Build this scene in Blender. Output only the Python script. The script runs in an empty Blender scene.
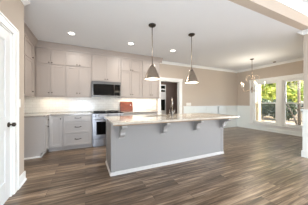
import bpy, bmesh, math, random
from mathutils import Vector, Matrix, Quaternion
random.seed(7)
SC = bpy.context.scene
COL = SC.collection
PI = math.pi

# ------------------------------------------------------------------ camera
EYE = 1.2
YAW = math.radians(24.8)
FPX = 149.0
cam_data = bpy.data.cameras.new('camera')
cam_data.sensor_width = 36.0
cam_data.lens = 36.0 * FPX / 308.0
cam_data.clip_start = 0.02
cam_data.clip_end = 300
cam = bpy.data.objects.new('camera', cam_data)
cam.location = (0, 0, EYE)
cam.rotation_euler = (PI / 2, 0, -YAW)
COL.objects.link(cam)
SC.camera = cam
CS, SN = math.cos(YAW), math.sin(YAW)

def on_y(px, Y):
    """X of the point at depth plane Y that the photograph shows in column px."""
    u = (px - 154.0) / FPX
    return Y * (SN + CS * u) / (CS - SN * u)

def on_x(px, X):
    u = (px - 154.0) / FPX
    return X * (CS - SN * u) / (SN + CS * u)

# ------------------------------------------------------------------ world, sun, added fill lamps, exposure
SC.view_settings.view_transform = 'Standard'
SC.view_settings.look = 'None'
SC.view_settings.exposure = 0.0
SC.view_settings.gamma = 1.0
SC.view_settings.use_curve_mapping = False
w = bpy.data.worlds.new('sky')
SC.world = w
w.use_nodes = True
nt = w.node_tree
sky = nt.nodes.new('ShaderNodeTexSky')
sky.sky_type = 'NISHITA'
sky.sun_disc = False
sky.sun_elevation = math.radians(50)
sky.sun_rotation = math.radians(188)
sky.air_density = 1.0
sky.dust_density = 3.0
bgn = nt.nodes['Background']
bgn.inputs['Strength'].default_value = 2.2
nt.links.new(sky.outputs[0], bgn.inputs['Color'])

def light(name, typ, loc, power, color=(1, 1, 1), rot=(0, 0, 0), size=None, size_y=None, radius=None, spread=None):
    d = bpy.data.lights.new(name, typ)
    d.energy = power
    d.color = color
    if typ == 'AREA':
        d.shape = 'RECTANGLE' if size_y else 'DISK'
        d.size = size
        if size_y:
            d.size_y = size_y
        if spread:
            d.spread = spread
    if radius is not None and typ in ('POINT', 'SPOT'):
        d.shadow_soft_size = radius
    o = bpy.data.objects.new(name, d)
    o.location = loc
    o.rotation_euler = rot
    COL.objects.link(o)
    return o

sun = light('sun', 'SUN', (0, 0, 20), 10.0, (1.0, 0.95, 0.86))
sun.data.angle = math.radians(1.0)
sun.rotation_euler = Vector((0.12, 0.8, -0.62)).to_track_quat('-Z', 'Y').to_euler()
# added fill lamps at made-up living room openings behind the camera
light('rear_fill_lamp', 'AREA', (5.0, -4.15, 1.55), 60, (0.86, 0.93, 1.0), (-PI / 2, 0, PI), 3.2, 2.3)
light('side_fill_lamp', 'AREA', (7.15, -1.6, 1.45), 120, (0.84, 0.92, 1.0), (0, PI / 2, 0), 2.2, 2.6)
# added fill lamp low behind the camera, tilted up to brighten the ceiling
light('upward_fill_lamp', 'AREA', (-0.1, -2.2, 0.9), 250, (0.77, 0.88, 1.0), Vector((0.60, 0.50, 0.62)).to_track_quat('-Z', 'Y').to_euler(), 2.6, 1.2)
# sampling portals in the dining windows
for yc in (3.815, 2.685):
    p = light('window_portal', 'AREA', (7.02, yc, 1.18), 1, (1, 1, 1), (0, PI / 2, 0), 1.72, 0.97)
    p.data.cycles.is_portal = True

# ------------------------------------------------------------------ mesh helpers
class MB:
    def __init__(self):
        self.bm = bmesh.new()

    def box(self, a, b):
        x0, x1 = sorted((a[0], b[0])); y0, y1 = sorted((a[1], b[1])); z0, z1 = sorted((a[2], b[2]))
        v = [self.bm.verts.new(p) for p in ((x0, y0, z0), (x1, y0, z0), (x1, y1, z0), (x0, y1, z0),
                                            (x0, y0, z1), (x1, y0, z1), (x1, y1, z1), (x0, y1, z1))]
        for f in ((3, 2, 1, 0), (4, 5, 6, 7), (0, 1, 5, 4), (1, 2, 6, 5), (2, 3, 7, 6), (3, 0, 4, 7)):
            self.bm.faces.new([v[i] for i in f])
        return self

    def prism(self, pts, vec):
        """closed polygon pts (3-D) swept along vec"""
        vec = Vector(vec)
        a = [self.bm.verts.new(p) for p in pts]
        b = [self.bm.verts.new(Vector(p) + vec) for p in pts]
        n = len(pts)
        self.bm.faces.new(a[::-1]); self.bm.faces.new(b)
        for i in range(n):
            self.bm.faces.new([a[i], a[(i + 1) % n], b[(i + 1) % n], b[i]])
        return self

    def lathe(self, prof, c=(0, 0, 0), seg=24, axis='Z', smooth=True, caps=True):
        """prof: list of (radius, height) from one end to the other"""
        c = Vector(c)
        rings = []
        for r, h in prof:
            ring = []
            if r < 1e-6:
                ring = [self.bm.verts.new(c + self._ax(0, 0, h, axis))]
            else:
                for k in range(seg):
                    t = 2 * PI * k / seg
                    ring.append(self.bm.verts.new(c + self._ax(r * math.cos(t), r * math.sin(t), h, axis)))
            rings.append(ring)
        for A, B in zip(rings, rings[1:]):
            for k in range(seg):
                k2 = (k + 1) % seg
                if len(A) == 1 and len(B) == 1:
                    continue
                if len(A) == 1:
                    f = [A[0], B[k2], B[k]]
                elif len(B) == 1:
                    f = [A[k], A[k2], B[0]]
                else:
                    f = [A[k], A[k2], B[k2], B[k]]
                fc = self.bm.faces.new(f); fc.smooth = smooth
        for ring, rev in ((rings[0], True), (rings[-1], False)):
            if len(ring) > 2 and caps:
                self.bm.faces.new(ring[::-1] if rev else ring)
        return self

    @staticmethod
    def _ax(x, y, h, axis):
        return Vector((x, y, h)) if axis == 'Z' else (Vector((x, h, y)) if axis == 'Y' else Vector((h, x, y)))

    def tube(self, path, r, seg=10, r2=None):
        P = [Vector(p) for p in path]
        n = len(P)
        prev = None
        rings = []
        for i, p in enumerate(P):
            t = (P[min(i + 1, n - 1)] - P[max(i - 1, 0)]).normalized()
            if prev is None:
                u = t.orthogonal().normalized()
            else:
                u = (prev - t * prev.dot(t)).normalized()
            prev = u
            v = t.cross(u)
            rr = r if r2 is None else r + (r2 - r) * i / (n - 1)
            rings.append([self.bm.verts.new(p + (u * math.cos(2 * PI * k / seg) + v * math.sin(2 * PI * k / seg)) * rr) for k in range(seg)])
        for A, B in zip(rings, rings[1:]):
            for k in range(seg):
                f = self.bm.faces.new([A[k], A[(k + 1) % seg], B[(k + 1) % seg], B[k]]); f.smooth = True
        self.bm.faces.new(rings[0][::-1]); self.bm.faces.new(rings[-1])
        return self

def obj(name, mb, m, parent=None, bevel=0.0, fix=True):
    """link the collected shapes as one mesh object; coordinates are world, shifted to the parent's base"""
    bm = mb.bm
    if fix:
        bmesh.ops.recalc_face_normals(bm, faces=bm.faces)
    me = bpy.data.meshes.new(name)
    o = bpy.data.objects.new(name, me)
    if parent is not None:
        base = Vector((0, 0, 0)); q = parent
        while q is not None:
            base += q.location; q = q.parent
        for v in bm.verts:
            v.co -= base
        o.parent = parent
    bm.to_mesh(me); bm.free()
    me.materials.append(m)
    COL.objects.link(o)
    if bevel:
        b = o.modifiers.new('bevel', 'BEVEL'); b.width = bevel; b.segments = 2
        b.limit_method = 'ANGLE'; b.angle_limit = math.radians(40)
        b.harden_normals = False
    return o

def thing(name, label, cat, loc, group=None):
    o = bpy.data.objects.new(name, None)
    o.empty_display_size = 0.05
    COL.objects.link(o)
    o.location = loc
    return tag(o, label, cat, group)

def tag(o, label, cat, group=None):
    o['label'] = label; o['category'] = cat
    if group:
        o['group'] = group
    return o

def struct(name, mb, m, parent=None, bevel=0.0, label=None, cat=None):
    o = obj(name, mb, m, parent, bevel)
    if parent is None:
        o['kind'] = 'structure'
        if label:
            o['label'] = label; o['category'] = cat
    return o

def dup(root, loc, label, group=None):
    r = root.copy(); COL.objects.link(r); r.location = loc; r['label'] = label
    if group:
        r['group'] = group
    for ch in list(root.children):
        c = ch.copy(); COL.objects.link(c); c.parent = r
        for g in list(ch.children):
            d = g.copy(); COL.objects.link(d); d.parent = c
    return r

# ------------------------------------------------------------------ materials
def srgb(r, g, b):
    f = lambda c: (c / 255.0) / 12.92 if c <= 10 else (((c / 255.0) + 0.055) / 1.055) ** 2.4
    return (f(r), f(g), f(b), 1.0)

def mat(name, rgb, rough=0.5, metal=0.0, noise=0.0, nscale=6.0, emit=None, estr=0.0, coat=0.0, bump=0.0, spec=None):
    m = bpy.data.materials.new(name); m.use_nodes = True
    n, l = m.node_tree.nodes, m.node_tree.links
    b = n['Principled BSDF']
    c = srgb(*rgb)
    b.inputs['Base Color'].default_value = c
    b.inputs['Roughness'].default_value = rough
    b.inputs['Metallic'].default_value = metal
    if spec is not None:
        b.inputs['Specular IOR Level'].default_value = spec
    if coat:
        b.inputs['Coat Weight'].default_value = coat
    if emit:
        b.inputs['Emission Color'].default_value = srgb(*emit)
        b.inputs['Emission Strength'].default_value = estr
    if noise or bump:
        tc = n.new('ShaderNodeTexCoord'); t = n.new('ShaderNodeTexNoise')
        t.inputs['Scale'].default_value = nscale; t.inputs['Detail'].default_value = 5
        l.new(tc.outputs['Object'], t.inputs['Vector'])
        if noise:
            mx = n.new('ShaderNodeMix'); mx.data_type = 'RGBA'
            mx.inputs['A'].default_value = tuple(max(0, x * (1 - noise)) for x in c[:3]) + (1,)
            mx.inputs['B'].default_value = tuple(min(1, x * (1 + noise)) for x in c[:3]) + (1,)
            l.new(t.outputs['Fac'], mx.inputs['Factor']); l.new(mx.outputs['Result'], b.inputs['Base Color'])
        if bump:
            bp = n.new('ShaderNodeBump'); bp.inputs['Strength'].default_value = bump
            bp.inputs['Distance'].default_value = 0.01
            l.new(t.outputs['Fac'], bp.inputs['Height']); l.new(bp.outputs['Normal'], b.inputs['Normal'])
    return m

M = {}
M['wall'] = mat('warm_beige_paint', (197, 184, 170), 0.85, noise=0.015, nscale=3)
M['ceiling'] = mat('white_ceiling_paint', (232, 235, 238), 0.9, noise=0.01, nscale=2)
M['trim'] = mat('white_trim_paint', (244, 245, 243), 0.45, noise=0.01)
M['wainscot'] = mat('white_wainscot_paint', (240, 245, 243), 0.5, noise=0.01)
M['cab'] = mat('greige_cabinet_paint', (160, 150, 143), 0.42, noise=0.012, nscale=3)
M['base'] = mat('grey_base_cabinet_paint', (182, 177, 174), 0.42, noise=0.012, nscale=3)
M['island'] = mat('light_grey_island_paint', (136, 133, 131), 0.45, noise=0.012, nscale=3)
M['corbel'] = mat('pale_grey_corbel_paint', (150, 147, 144), 0.45, noise=0.01)
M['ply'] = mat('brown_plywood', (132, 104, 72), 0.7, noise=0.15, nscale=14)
M['dark_steel'] = mat('dark_stainless_steel', (104, 102, 100), 0.32, 1.0, noise=0.05, nscale=30)
M['corbel_base'] = mat('off_white_strip_paint', (190, 186, 182), 0.5, noise=0.01)
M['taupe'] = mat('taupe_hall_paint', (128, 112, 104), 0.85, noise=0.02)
M['steel'] = mat('brushed_stainless_steel', (150, 150, 154), 0.3, 1.0, noise=0.05, nscale=30)
M['chrome'] = mat('polished_chrome', (150, 144, 138), 0.2, 1.0, noise=0.01)
M['nickel'] = mat('brushed_nickel', (164, 150, 136), 0.25, 1.0, noise=0.08, nscale=20)
M['dark_metal'] = mat('dark_bronze_metal', (62, 54, 48), 0.42, 0.6, noise=0.05)
M['black_glass'] = mat('black_glass', (7, 7, 8), 0.08, noise=0.02, spec=0.25)
M['black'] = mat('matte_black_iron', (22, 22, 23), 0.5, noise=0.05, nscale=20)
M['bulb'] = mat('lit_bulb', (255, 240, 215), 0.5, emit=(255, 228, 190), estr=6, noise=0.01)
M['can'] = mat('lit_downlight_lens', (255, 250, 240), 0.5, emit=(255, 246, 232), estr=9, noise=0.01)
M['led'] = mat('lit_led_strip', (255, 235, 200), 0.5, emit=(255, 222, 170), estr=3, noise=0.01)
M['diffuser'] = mat('lit_frosted_diffuser', (255, 246, 228), 0.5, emit=(255, 246, 228), estr=4, noise=0.01)
M['plate'] = mat('white_plastic_plate', (238, 236, 230), 0.4, noise=0.01)
M['door'] = mat('white_door_paint', (233, 234, 234), 0.42, noise=0.01)
M['shade_in'] = mat('white_shade_lining', (240, 235, 225), 0.6, noise=0.01)
M['post'] = mat('sand_coloured_stucco', (226, 204, 160), 0.9, noise=0.08, nscale=12, bump=0.3)
M['dark_pane'] = mat('opaque_dark_pane', (22, 32, 28), 0.08, noise=0.2, nscale=4)  # opaque dark green, standing in for the dark outdoors behind the glass

def wood_floor():
    m = bpy.data.materials.new('brown_plank_floor'); m.use_nodes = True
    n, l = m.node_tree.nodes, m.node_tree.links
    b = n['Principled BSDF']
    tc = n.new('ShaderNodeTexCoord')
    br = n.new('ShaderNodeTexBrick')
    br.offset = 0.37; br.offset_frequency = 2
    br.inputs['Scale'].default_value = 1.0
    br.inputs['Brick Width'].default_value = 1.25
    br.inputs['Row Height'].default_value = 0.165
    br.inputs['Mortar Size'].default_value = 0.0018
    br.inputs['Bias'].default_value = 0.0
    br.inputs['Color1'].default_value = (0, 0, 0, 1)
    br.inputs['Color2'].default_value = (1, 1, 1, 1)
    br.inputs['Mortar'].default_value = (0.5, 0.5, 0.5, 1)
    l.new(tc.outputs['Object'], br.inputs['Vector'])
    # streaks of grain along X, shifted from plank to plank
    mp = n.new('ShaderNodeMapping'); mp.inputs['Scale'].default_value = (0.8, 17.0, 1.0)
    l.new(tc.outputs['Object'], mp.inputs['Vector'])
    ad = n.new('ShaderNodeVectorMath'); ad.operation = 'ADD'
    sc = n.new('ShaderNodeVectorMath'); sc.operation = 'SCALE'; sc.inputs['Scale'].default_value = 7.0
    l.new(br.outputs['Color'], sc.inputs[0]); l.new(mp.outputs[0], ad.inputs[0]); l.new(sc.outputs[0], ad.inputs[1])
    gr = n.new('ShaderNodeTexNoise'); gr.inputs['Scale'].default_value = 1.6; gr.inputs['Detail'].default_value = 7
    gr.inputs['Roughness'].default_value = 0.65; gr.inputs['Distortion'].default_value = 0.6
    l.new(ad.outputs[0], gr.inputs['Vector'])
    ramp = n.new('ShaderNodeValToRGB')
    e = ramp.color_ramp.elements
    e[0].position = 0.33; e[0].color = srgb(66, 52, 38)
    e[1].position = 0.68; e[1].color = srgb(194, 173, 148)
    k = e.new(0.5); k.color = srgb(130, 110, 91)
    l.new(gr.outputs['Fac'], ramp.inputs[0])
    hs = n.new('ShaderNodeMix'); hs.data_type = 'RGBA'; hs.blend_type = 'MULTIPLY'; hs.inputs['Factor'].default_value = 1.0
    tone = n.new('ShaderNodeValToRGB')
    tone.color_ramp.elements[0].color = (0.52, 0.49, 0.46, 1); tone.color_ramp.elements[1].color = (1.04, 1.01, 0.98, 1)
    l.new(br.outputs['Color'], tone.inputs[0])
    l.new(ramp.outputs[0], hs.inputs['A']); l.new(tone.outputs[0], hs.inputs['B'])
    gap = n.new('ShaderNodeMix'); gap.data_type = 'RGBA'; gap.inputs['B'].default_value = srgb(52, 42, 36)
    l.new(br.outputs['Fac'], gap.inputs['Factor']); l.new(hs.outputs['Result'], gap.inputs['A'])
    l.new(gap.outputs['Result'], b.inputs['Base Color'])
    b.inputs['Roughness'].default_value = 0.3
    bp = n.new('ShaderNodeBump'); bp.inputs['Strength'].default_value = 0.12; bp.inputs['Distance'].default_value = 0.004
    l.new(gr.outputs['Fac'], bp.inputs['Height']); l.new(bp.outputs['Normal'], b.inputs['Normal'])
    return m
M['floor'] = wood_floor()

def tile(axis):
    m = bpy.data.materials.new('white_subway_tile_' + axis); m.use_nodes = True
    n, l = m.node_tree.nodes, m.node_tree.links
    b = n['Principled BSDF']
    tc = n.new('ShaderNodeTexCoord'); sp = n.new('ShaderNodeSeparateXYZ'); cb = n.new('ShaderNodeCombineXYZ')
    l.new(tc.outputs['Object'], sp.inputs[0])
    l.new(sp.outputs['X' if axis == 'x' else 'Y'], cb.inputs['X']); l.new(sp.outputs['Z'], cb.inputs['Y'])
    br = n.new('ShaderNodeTexBrick')
    br.inputs['Scale'].default_value = 1.0
    br.inputs['Brick Width'].default_value = 0.152; br.inputs['Row Height'].default_value = 0.076
    br.inputs['Mortar Size'].default_value = 0.0022
    br.inputs['Color1'].default_value = srgb(236, 234, 230); br.inputs['Color2'].default_value = srgb(228, 225, 221)
    br.inputs['Mortar'].default_value = srgb(208, 203, 197)
    l.new(cb.outputs[0], br.inputs['Vector']); l.new(br.outputs['Color'], b.inputs['Base Color'])
    b.inputs['Roughness'].default_value = 0.15
    bp = n.new('ShaderNodeBump'); bp.invert = True; bp.inputs['Strength'].default_value = 0.3; bp.inputs['Distance'].default_value = 0.002
    l.new(br.outputs['Fac'], bp.inputs['Height']); l.new(bp.outputs['Normal'], b.inputs['Normal'])
    return m

def stone(name, rgb, vein):
    m = bpy.data.materials.new(name); m.use_nodes = True
    n, l = m.node_tree.nodes, m.node_tree.links
    b = n['Principled BSDF']
    tc = n.new('ShaderNodeTexCoord'); t = n.new('ShaderNodeTexNoise')
    t.inputs['Scale'].default_value = 3.0; t.inputs['Detail'].default_value = 8; t.inputs['Distortion'].default_value = 1.5
    l.new(tc.outputs['Object'], t.inputs['Vector'])
    r = n.new('ShaderNodeValToRGB'); e = r.color_ramp.elements
    e[0].position = 0.44; e[0].color = srgb(*rgb); e[1].position = 0.56; e[1].color = srgb(*rgb)
    k = e.new(0.5); k.color = srgb(*vein)
    l.new(t.outputs['Fac'], r.inputs[0]); l.new(r.outputs[0], b.inputs['Base Color'])
    b.inputs['Roughness'].default_value = 0.1
    return m
M['stone'] = stone('white_polished_stone', (178, 170, 158), (166, 157, 144))
M['counter'] = stone('grey_polished_stone', (160, 154, 148), (148, 142, 136))

def board_wood():
    m = bpy.data.materials.new('red_brown_board_wood'); m.use_nodes = True
    n, l = m.node_tree.nodes, m.node_tree.links
    b = n['Principled BSDF']
    tc = n.new('ShaderNodeTexCoord'); mp = n.new('ShaderNodeMapping'); mp.inputs['Scale'].default_value = (1, 1, 9)
    t = n.new('ShaderNodeTexNoise'); t.inputs['Scale'].default_value = 6; t.inputs['Detail'].default_value = 6
    l.new(tc.outputs['Object'], mp.inputs[0]); l.new(mp.outputs[0], t.inputs['Vector'])
    r = n.new('ShaderNodeValToRGB'); e = r.color_ramp.elements
    e[0].position = 0.3; e[0].color = srgb(104, 42, 20); e[1].position = 0.7; e[1].color = srgb(136, 60, 29)
    l.new(t.outputs['Fac'], r.inputs[0]); l.new(r.outputs[0], b.inputs['Base Color'])
    b.inputs['Roughness'].default_value = 0.4
    return m
M['board'] = board_wood()

def glass():
    m = bpy.data.materials.new('clear_window_glass'); m.use_nodes = True
    n, l = m.node_tree.nodes, m.node_tree.links
    n.remove(n['Principled BSDF'])
    tr = n.new('ShaderNodeBsdfTransparent'); tr.inputs[0].default_value = (0.96, 0.98, 0.97, 1)
    gl = n.new('ShaderNodeBsdfGlossy'); gl.inputs['Roughness'].default_value = 0.02
    nz = n.new('ShaderNodeTexNoise'); nz.inputs['Scale'].default_value = 1.0
    fr = n.new('ShaderNodeFresnel'); fr.inputs[0].default_value = 1.3
    mx = n.new('ShaderNodeMixShader')
    l.new(fr.outputs[0], mx.inputs[0]); l.new(tr.outputs[0], mx.inputs[1]); l.new(gl.outputs[0], mx.inputs[2])
    l.new(mx.outputs[0], n['Material Output'].inputs[0])
    return m
M['glass'] = glass()

def screen():
    m = bpy.data.materials.new('grey_insect_screen'); m.use_nodes = True
    n, l = m.node_tree.nodes, m.node_tree.links
    b = n['Principled BSDF']; b.inputs['Base Color'].default_value = srgb(95, 98, 96); b.inputs['Roughness'].default_value = 0.8
    tr = n.new('ShaderNodeBsdfTransparent'); mx = n.new('ShaderNodeMixShader'); mx.inputs[0].default_value = 0.36
    l.new(tr.outputs[0], mx.inputs[1]); l.new(b.outputs[0], mx.inputs[2]); l.new(mx.outputs[0], n['Material Output'].inputs[0])
    return m
M['screen'] = screen()

def leaf(name, a, b_):
    m = bpy.data.materials.new(name); m.use_nodes = True
    n, l = m.node_tree.nodes, m.node_tree.links
    b = n['Principled BSDF']
    gi = n.new('ShaderNodeNewGeometry')
    mx = n.new('ShaderNodeMix'); mx.data_type = 'RGBA'
    mx.inputs['A'].default_value = srgb(*a); mx.inputs['B'].default_value = srgb(*b_)
    l.new(gi.outputs['Random Per Island'], mx.inputs['Factor'])
    l.new(mx.outputs['Result'], b.inputs['Base Color'])
    b.inputs['Roughness'].default_value = 0.6
    tl = n.new('ShaderNodeBsdfTranslucent'); l.new(mx.outputs['Result'], tl.inputs['Color'])
    ms = n.new('ShaderNodeMixShader'); ms.inputs[0].default_value = 0.35
    l.new(b.outputs[0], ms.inputs[1]); l.new(tl.outputs[0], ms.inputs[2]); l.new(ms.outputs[0], n['Material Output'].inputs[0])
    return m
M['leaf'] = leaf('yellow_green_leaves', (186, 182, 84), (124, 144, 58))
M['leaf_dark'] = leaf('dark_green_leaves', (66, 78, 44), (40, 52, 32))
M['bark'] = mat('grey_brown_bark', (78, 68, 56), 0.9, noise=0.3, nscale=14, bump=0.6)

def soil():
    m = bpy.data.materials.new('sandy_mulch_ground'); m.use_nodes = True
    n, l = m.node_tree.nodes, m.node_tree.links
    b = n['Principled BSDF']
    tc = n.new('ShaderNodeTexCoord'); mp = n.new('ShaderNodeMapping'); mp.inputs['Scale'].default_value = (0.55, 0.2, 1)
    t = n.new('ShaderNodeTexNoise'); t.inputs['Scale'].default_value = 1.3; t.inputs['Detail'].default_value = 8
    l.new(tc.outputs['Object'], mp.inputs[0]); l.new(mp.outputs[0], t.inputs['Vector'])
    r = n.new('ShaderNodeValToRGB'); e = r.color_ramp.elements
    e[0].position = 0.42; e[0].color = srgb(104, 78, 56); e[1].position = 0.56; e[1].color = srgb(176, 154, 126)
    k = e.new(0.49); k.color = srgb(134, 116, 84)
    l.new(t.outputs['Fac'], r.inputs[0]); l.new(r.outputs[0], b.inputs['Base Color'])
    b.inputs['Roughness'].default_value = 0.95
    return m
M['soil'] = soil()

# ------------------------------------------------------------------ dimensions of the place
CEIL = 2.77          # kitchen and dining ceiling
LCEIL = 3.08         # living room ceiling
YB = 5.05            # back wall
XD = 6.95            # dining window wall
XL = -0.856          # wall with the white door
YLE = 2.93           # its end
XK = -1.50           # kitchen side wall
YH = 1.46            # header between living room and kitchen / dining
FB = 4.29            # base cabinet fronts
FU = 4.72            # upper cabinet fronts
FLX = -0.81          # side run base front
FUX = -1.164         # side run upper front

# ------------------------------------------------------------------ shell
struct('floor', MB().box((-1.7, -4.1, -0.12), (7.1, 7.2, 0)), M['floor'])
struct('ceiling', MB().box((-1.7, YH + 0.14, CEIL), (7.1, YB + 0.15, CEIL + 0.14)), M['ceiling'])
struct('ceiling_living', MB().box((-1.7, -4.1, LCEIL), (7.1, YH + 0.14, LCEIL + 0.14)), M['ceiling'])
hd = MB().box((XL - 0.1, YH, CEIL), (7.1, YH + 0.14, LCEIL))
hd.box((4.37, YH, 0), (7.1, YH + 0.14, CEIL))
struct('wall_header', hd, M['wall'])
DX0, DX1, DZ = 2.60, 3.475, 2.04           # doorway in the back wall
wb = MB().box((XK - 0.12, YB, 0), (DX0, YB + 0.13, CEIL))
wb.box((DX1, YB, 0), (XD + 0.14, YB + 0.13, CEIL)).box((DX0, YB, DZ), (DX1, YB + 0.13, CEIL))
struct('wall_back', wb, M['wall'])
W = [(3.33, 4.30), (2.20, 3.17)]            # dining window openings
WZ0, WZ1 = 0.29, 2.08
wr = MB().box((XD, YH + 0.14, 0), (XD + 0.14, YB, WZ0)).box((XD, YH + 0.14, WZ1), (XD + 0.14, YB, CEIL))
wr.box((XD, YH + 0.14, WZ0), (XD + 0.14, W[1][0], WZ1)).box((XD, W[1][1], WZ0), (XD + 0.14, W[0][0], WZ1)).box((XD, W[0][1], WZ0), (XD + 0.14, YB, WZ1))
struct('wall_right', wr, M['wall'])
DY0, DY1, DLZ = 1.70, 2.51, 2.10          # white door opening
wl = MB().box((XL - 0.12, DY1, 0), (XL, YLE, LCEIL)).box((XL - 0.12, -4.0, 0), (XL, DY0, LCEIL)).box((XL - 0.12, DY0, DLZ), (XL, DY1, LCEIL))
wl.box((XK, YLE - 0.12, 0), (XL - 0.12, YLE, CEIL))
struct('wall_left', wl, M['wall'])
struct('wall_kitchen_side', MB().box((XK - 0.12, YLE - 0.12, 0), (XK, YB, CEIL)), M['wall'])
# living room behind the camera: unseen walls, with openings added for the fill lamps
lr = MB().box((XL - 0.12, -4.1, 0), (3.4, -4.0, LCEIL)).box((6.6, -4.1, 0), (7.1, -4.0, LCEIL)).box((3.4, -4.1, 0), (6.6, -4.0, 0.4)).box((3.4, -4.1, 2.7), (6.6, -4.0, LCEIL))
struct('wall_living_rear', lr, M['wall'])
ls = MB().box((7.0, -4.0, 0), (7.1, -2.9, LCEIL)).box((7.0, -0.3, 0), (7.1, YH, LCEIL)).box((7.0, -2.9, 0), (7.1, -0.3, 0.35)).box((7.0, -2.9, 2.55), (7.1, -0.3, LCEIL))
struct('wall_living_side', ls, M['wall'])
# hall beyond the doorway
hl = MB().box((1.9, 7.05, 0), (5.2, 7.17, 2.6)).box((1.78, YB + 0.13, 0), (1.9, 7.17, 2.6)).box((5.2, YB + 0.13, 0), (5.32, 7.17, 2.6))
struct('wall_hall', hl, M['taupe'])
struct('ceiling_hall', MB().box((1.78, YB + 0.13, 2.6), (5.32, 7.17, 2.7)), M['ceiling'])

def crown_pts(h, p):
    return [(0, 0), (0, -h), (0.012, -h), (0.018, -h + 0.016), (p - 0.014, -0.03), (p, -0.024), (p, 0)]

def crown_y(x, y0, y1, z, sx, h=0.085, p=0.075):
    return MB().prism([(x + sx * a, y0, z + b) for a, b in crown_pts(h, p)], (0, y1 - y0, 0))

def crown_x(mb, y, x0, x1, z, sy, h=0.085, p=0.075):
    return mb.prism([(x0, y + sy * a, z + b) for a, b in crown_pts(h, p)], (x1 - x0, 0, 0))

tb = crown_x(MB(), YB, 2.44, XD, CEIL, -1)
struct('trim_1', tb, M['trim'], label='white crown molding along the beige back wall', cat='crown molding')
struct('trim_2', crown_y(XD, YH + 0.14, YB - 0.075, CEIL, -1), M['trim'], label='white crown molding above the dining windows', cat='crown molding')
tl = crown_y(XL, YH + 0.14, YLE + 0.005, CEIL, 1, 0.075, 0.075)
struct('trim_3', tl, M['trim'], label='white crown molding at the end of the wall with the white door', cat='crown molding')
th = crown_x(MB(), YH, XL, 7.0, LCEIL, -1, 0.11, 0.09)
struct('trim_4', th, M['trim'], label='white crown molding above the beige header', cat='crown molding')
tp = MB().prism([(4.37 - a, YH - 0.005, CEIL + b) for a, b in crown_pts(0.085, 0.075)], (0, 0.15, 0))
crown_x(tp, YH + 0.14, 4.30, XD - 0.08, CEIL, 1)
struct('trim_5', tp, M['trim'], label='white crown molding on the wall stub beside the dining room', cat='crown molding')

# baseboards
def base_board_x(mb, y, x0, x1, sy):
    mb.prism([(x0, y + sy * a, z) for a, z in ((0, 0), (0.03, 0), (0.03, 0.014), (0.016, 0.028), (0.016, 0.125), (0.008, 0.14), (0, 0.14))], (x1 - x0, 0, 0))
    return mb

def base_board_y(mb, x, y0, y1, sx):
    mb.prism([(x + sx * a, y0, z) for a, z in ((0, 0), (0.03, 0), (0.03, 0.014), (0.016, 0.028), (0.016, 0.125), (0.008, 0.14), (0, 0.14))], (0, y1 - y0, 0))
    return mb
bl = base_board_y(MB(), XL, DY1 + 0.15, YLE + 0.016, 1)
base_board_x(bl, YLE, -1.45, XL + 0.016, 1)
base_board_y(bl, XL, -4.0, DY0 - 0.19, 1)
struct('baseboard_left', bl, M['trim'], label='white baseboard below the light switch, beside the white door', cat='baseboard')

# wainscot: boards, battens, rails and base
WN = 1.02
def batten_x(mb, xs, y, sy):
    for x in xs:
        mb.box((x - 0.03, y + sy * 0.012, 0.14), (x + 0.03, y + sy * 0.022, WN - 0.02))
wq = MB().box((DX1 + 0.19, YB - 0.012, 0), (XD, YB, WN)).box((DX1 + 0.19, YB - 0.035, WN), (XD, YB, WN + 0.03)).box((DX1 + 0.19, YB - 0.022, WN - 0.07), (XD, YB, WN))
batten_x(wq, [on_y(p, YB) for p in (194.5, 206.5, 218)] + [5.6, 6.2, 6.85], YB, -1)
base_board_x(wq, YB - 0.012, DX1 + 0.19, XD, -1)
struct('trim_6', wq, M['wainscot'], label='white board and batten wainscot on the back wall behind the island', cat='wainscot')
wz = MB().box((XD - 0.012, 4.42, 0), (XD, YB, WN)).box((XD - 0.035, 4.42, WN), (XD, YB, WN + 0.03)).box((XD - 0.022, 4.42, WN - 0.07), (XD, YB, WN))
wz.box((XD - 0.012, YH + 0.14, 0), (XD, 4.42, WZ0 - 0.06)).box((XD - 0.012, YH + 0.14, 0), (XD, W[1][0] - 0.13, WN)).box((XD - 0.035, YH + 0.14, WN), (XD, W[1][0] - 0.13, WN + 0.03))
base_board_y(wz, XD - 0.012, YH + 0.14, YB, -1)
struct('trim_7', wz, M['wainscot'], label='white wainscot below the dining windows', cat='wainscot')
ws = MB().box((4.358, YH - 0.012, 0), (4.37, YH + 0.152, WN)).box((4.335, YH - 0.035, WN), (4.37, YH + 0.175, WN + 0.03))
ws.box((4.37, YH + 0.14, 0), (XD - 0.04, YH + 0.152, WN)).box((4.37, YH + 0.14, WN), (XD - 0.04, YH + 0.175, WN + 0.03)).box((4.342, YH - 0.028, 0), (4.37, YH + 0.168, 0.14))
struct('trim_8', ws, M['wainscot'], label='white wainscot on the wall stub beside the dining room', cat='wainscot')

# doorway casing
dc = MB()
cw = 0.115
for x0, x1 in ((DX0 - cw, DX0), (DX1, DX1 + cw + 0.06)):
    dc.box((x0, YB - 0.022, 0), (x1 if x1 < 3 else DX1 + cw, YB, DZ))
dc.box((DX0 - cw - 0.015, YB - 0.03, DZ), (DX1 + cw + 0.015, YB, DZ + 0.10)).box((DX0 - cw - 0.025, YB - 0.04, DZ + 0.10), (DX1 + cw + 0.025, YB, DZ + 0.118))
dc.box((DX0 - 0.001, YB - 0.01, 0), (DX0 + 0.02, YB + 0.14, DZ)).box((DX1 - 0.02, YB - 0.01, 0), (DX1 + 0.001, YB + 0.14, DZ)).box((DX0, YB - 0.01, DZ - 0.02), (DX1, YB + 0.14, DZ + 0.001))
struct('trim_9', dc, M['trim'], label='white casing round the open doorway beside the kitchen cabinets', cat='door casing')

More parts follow.
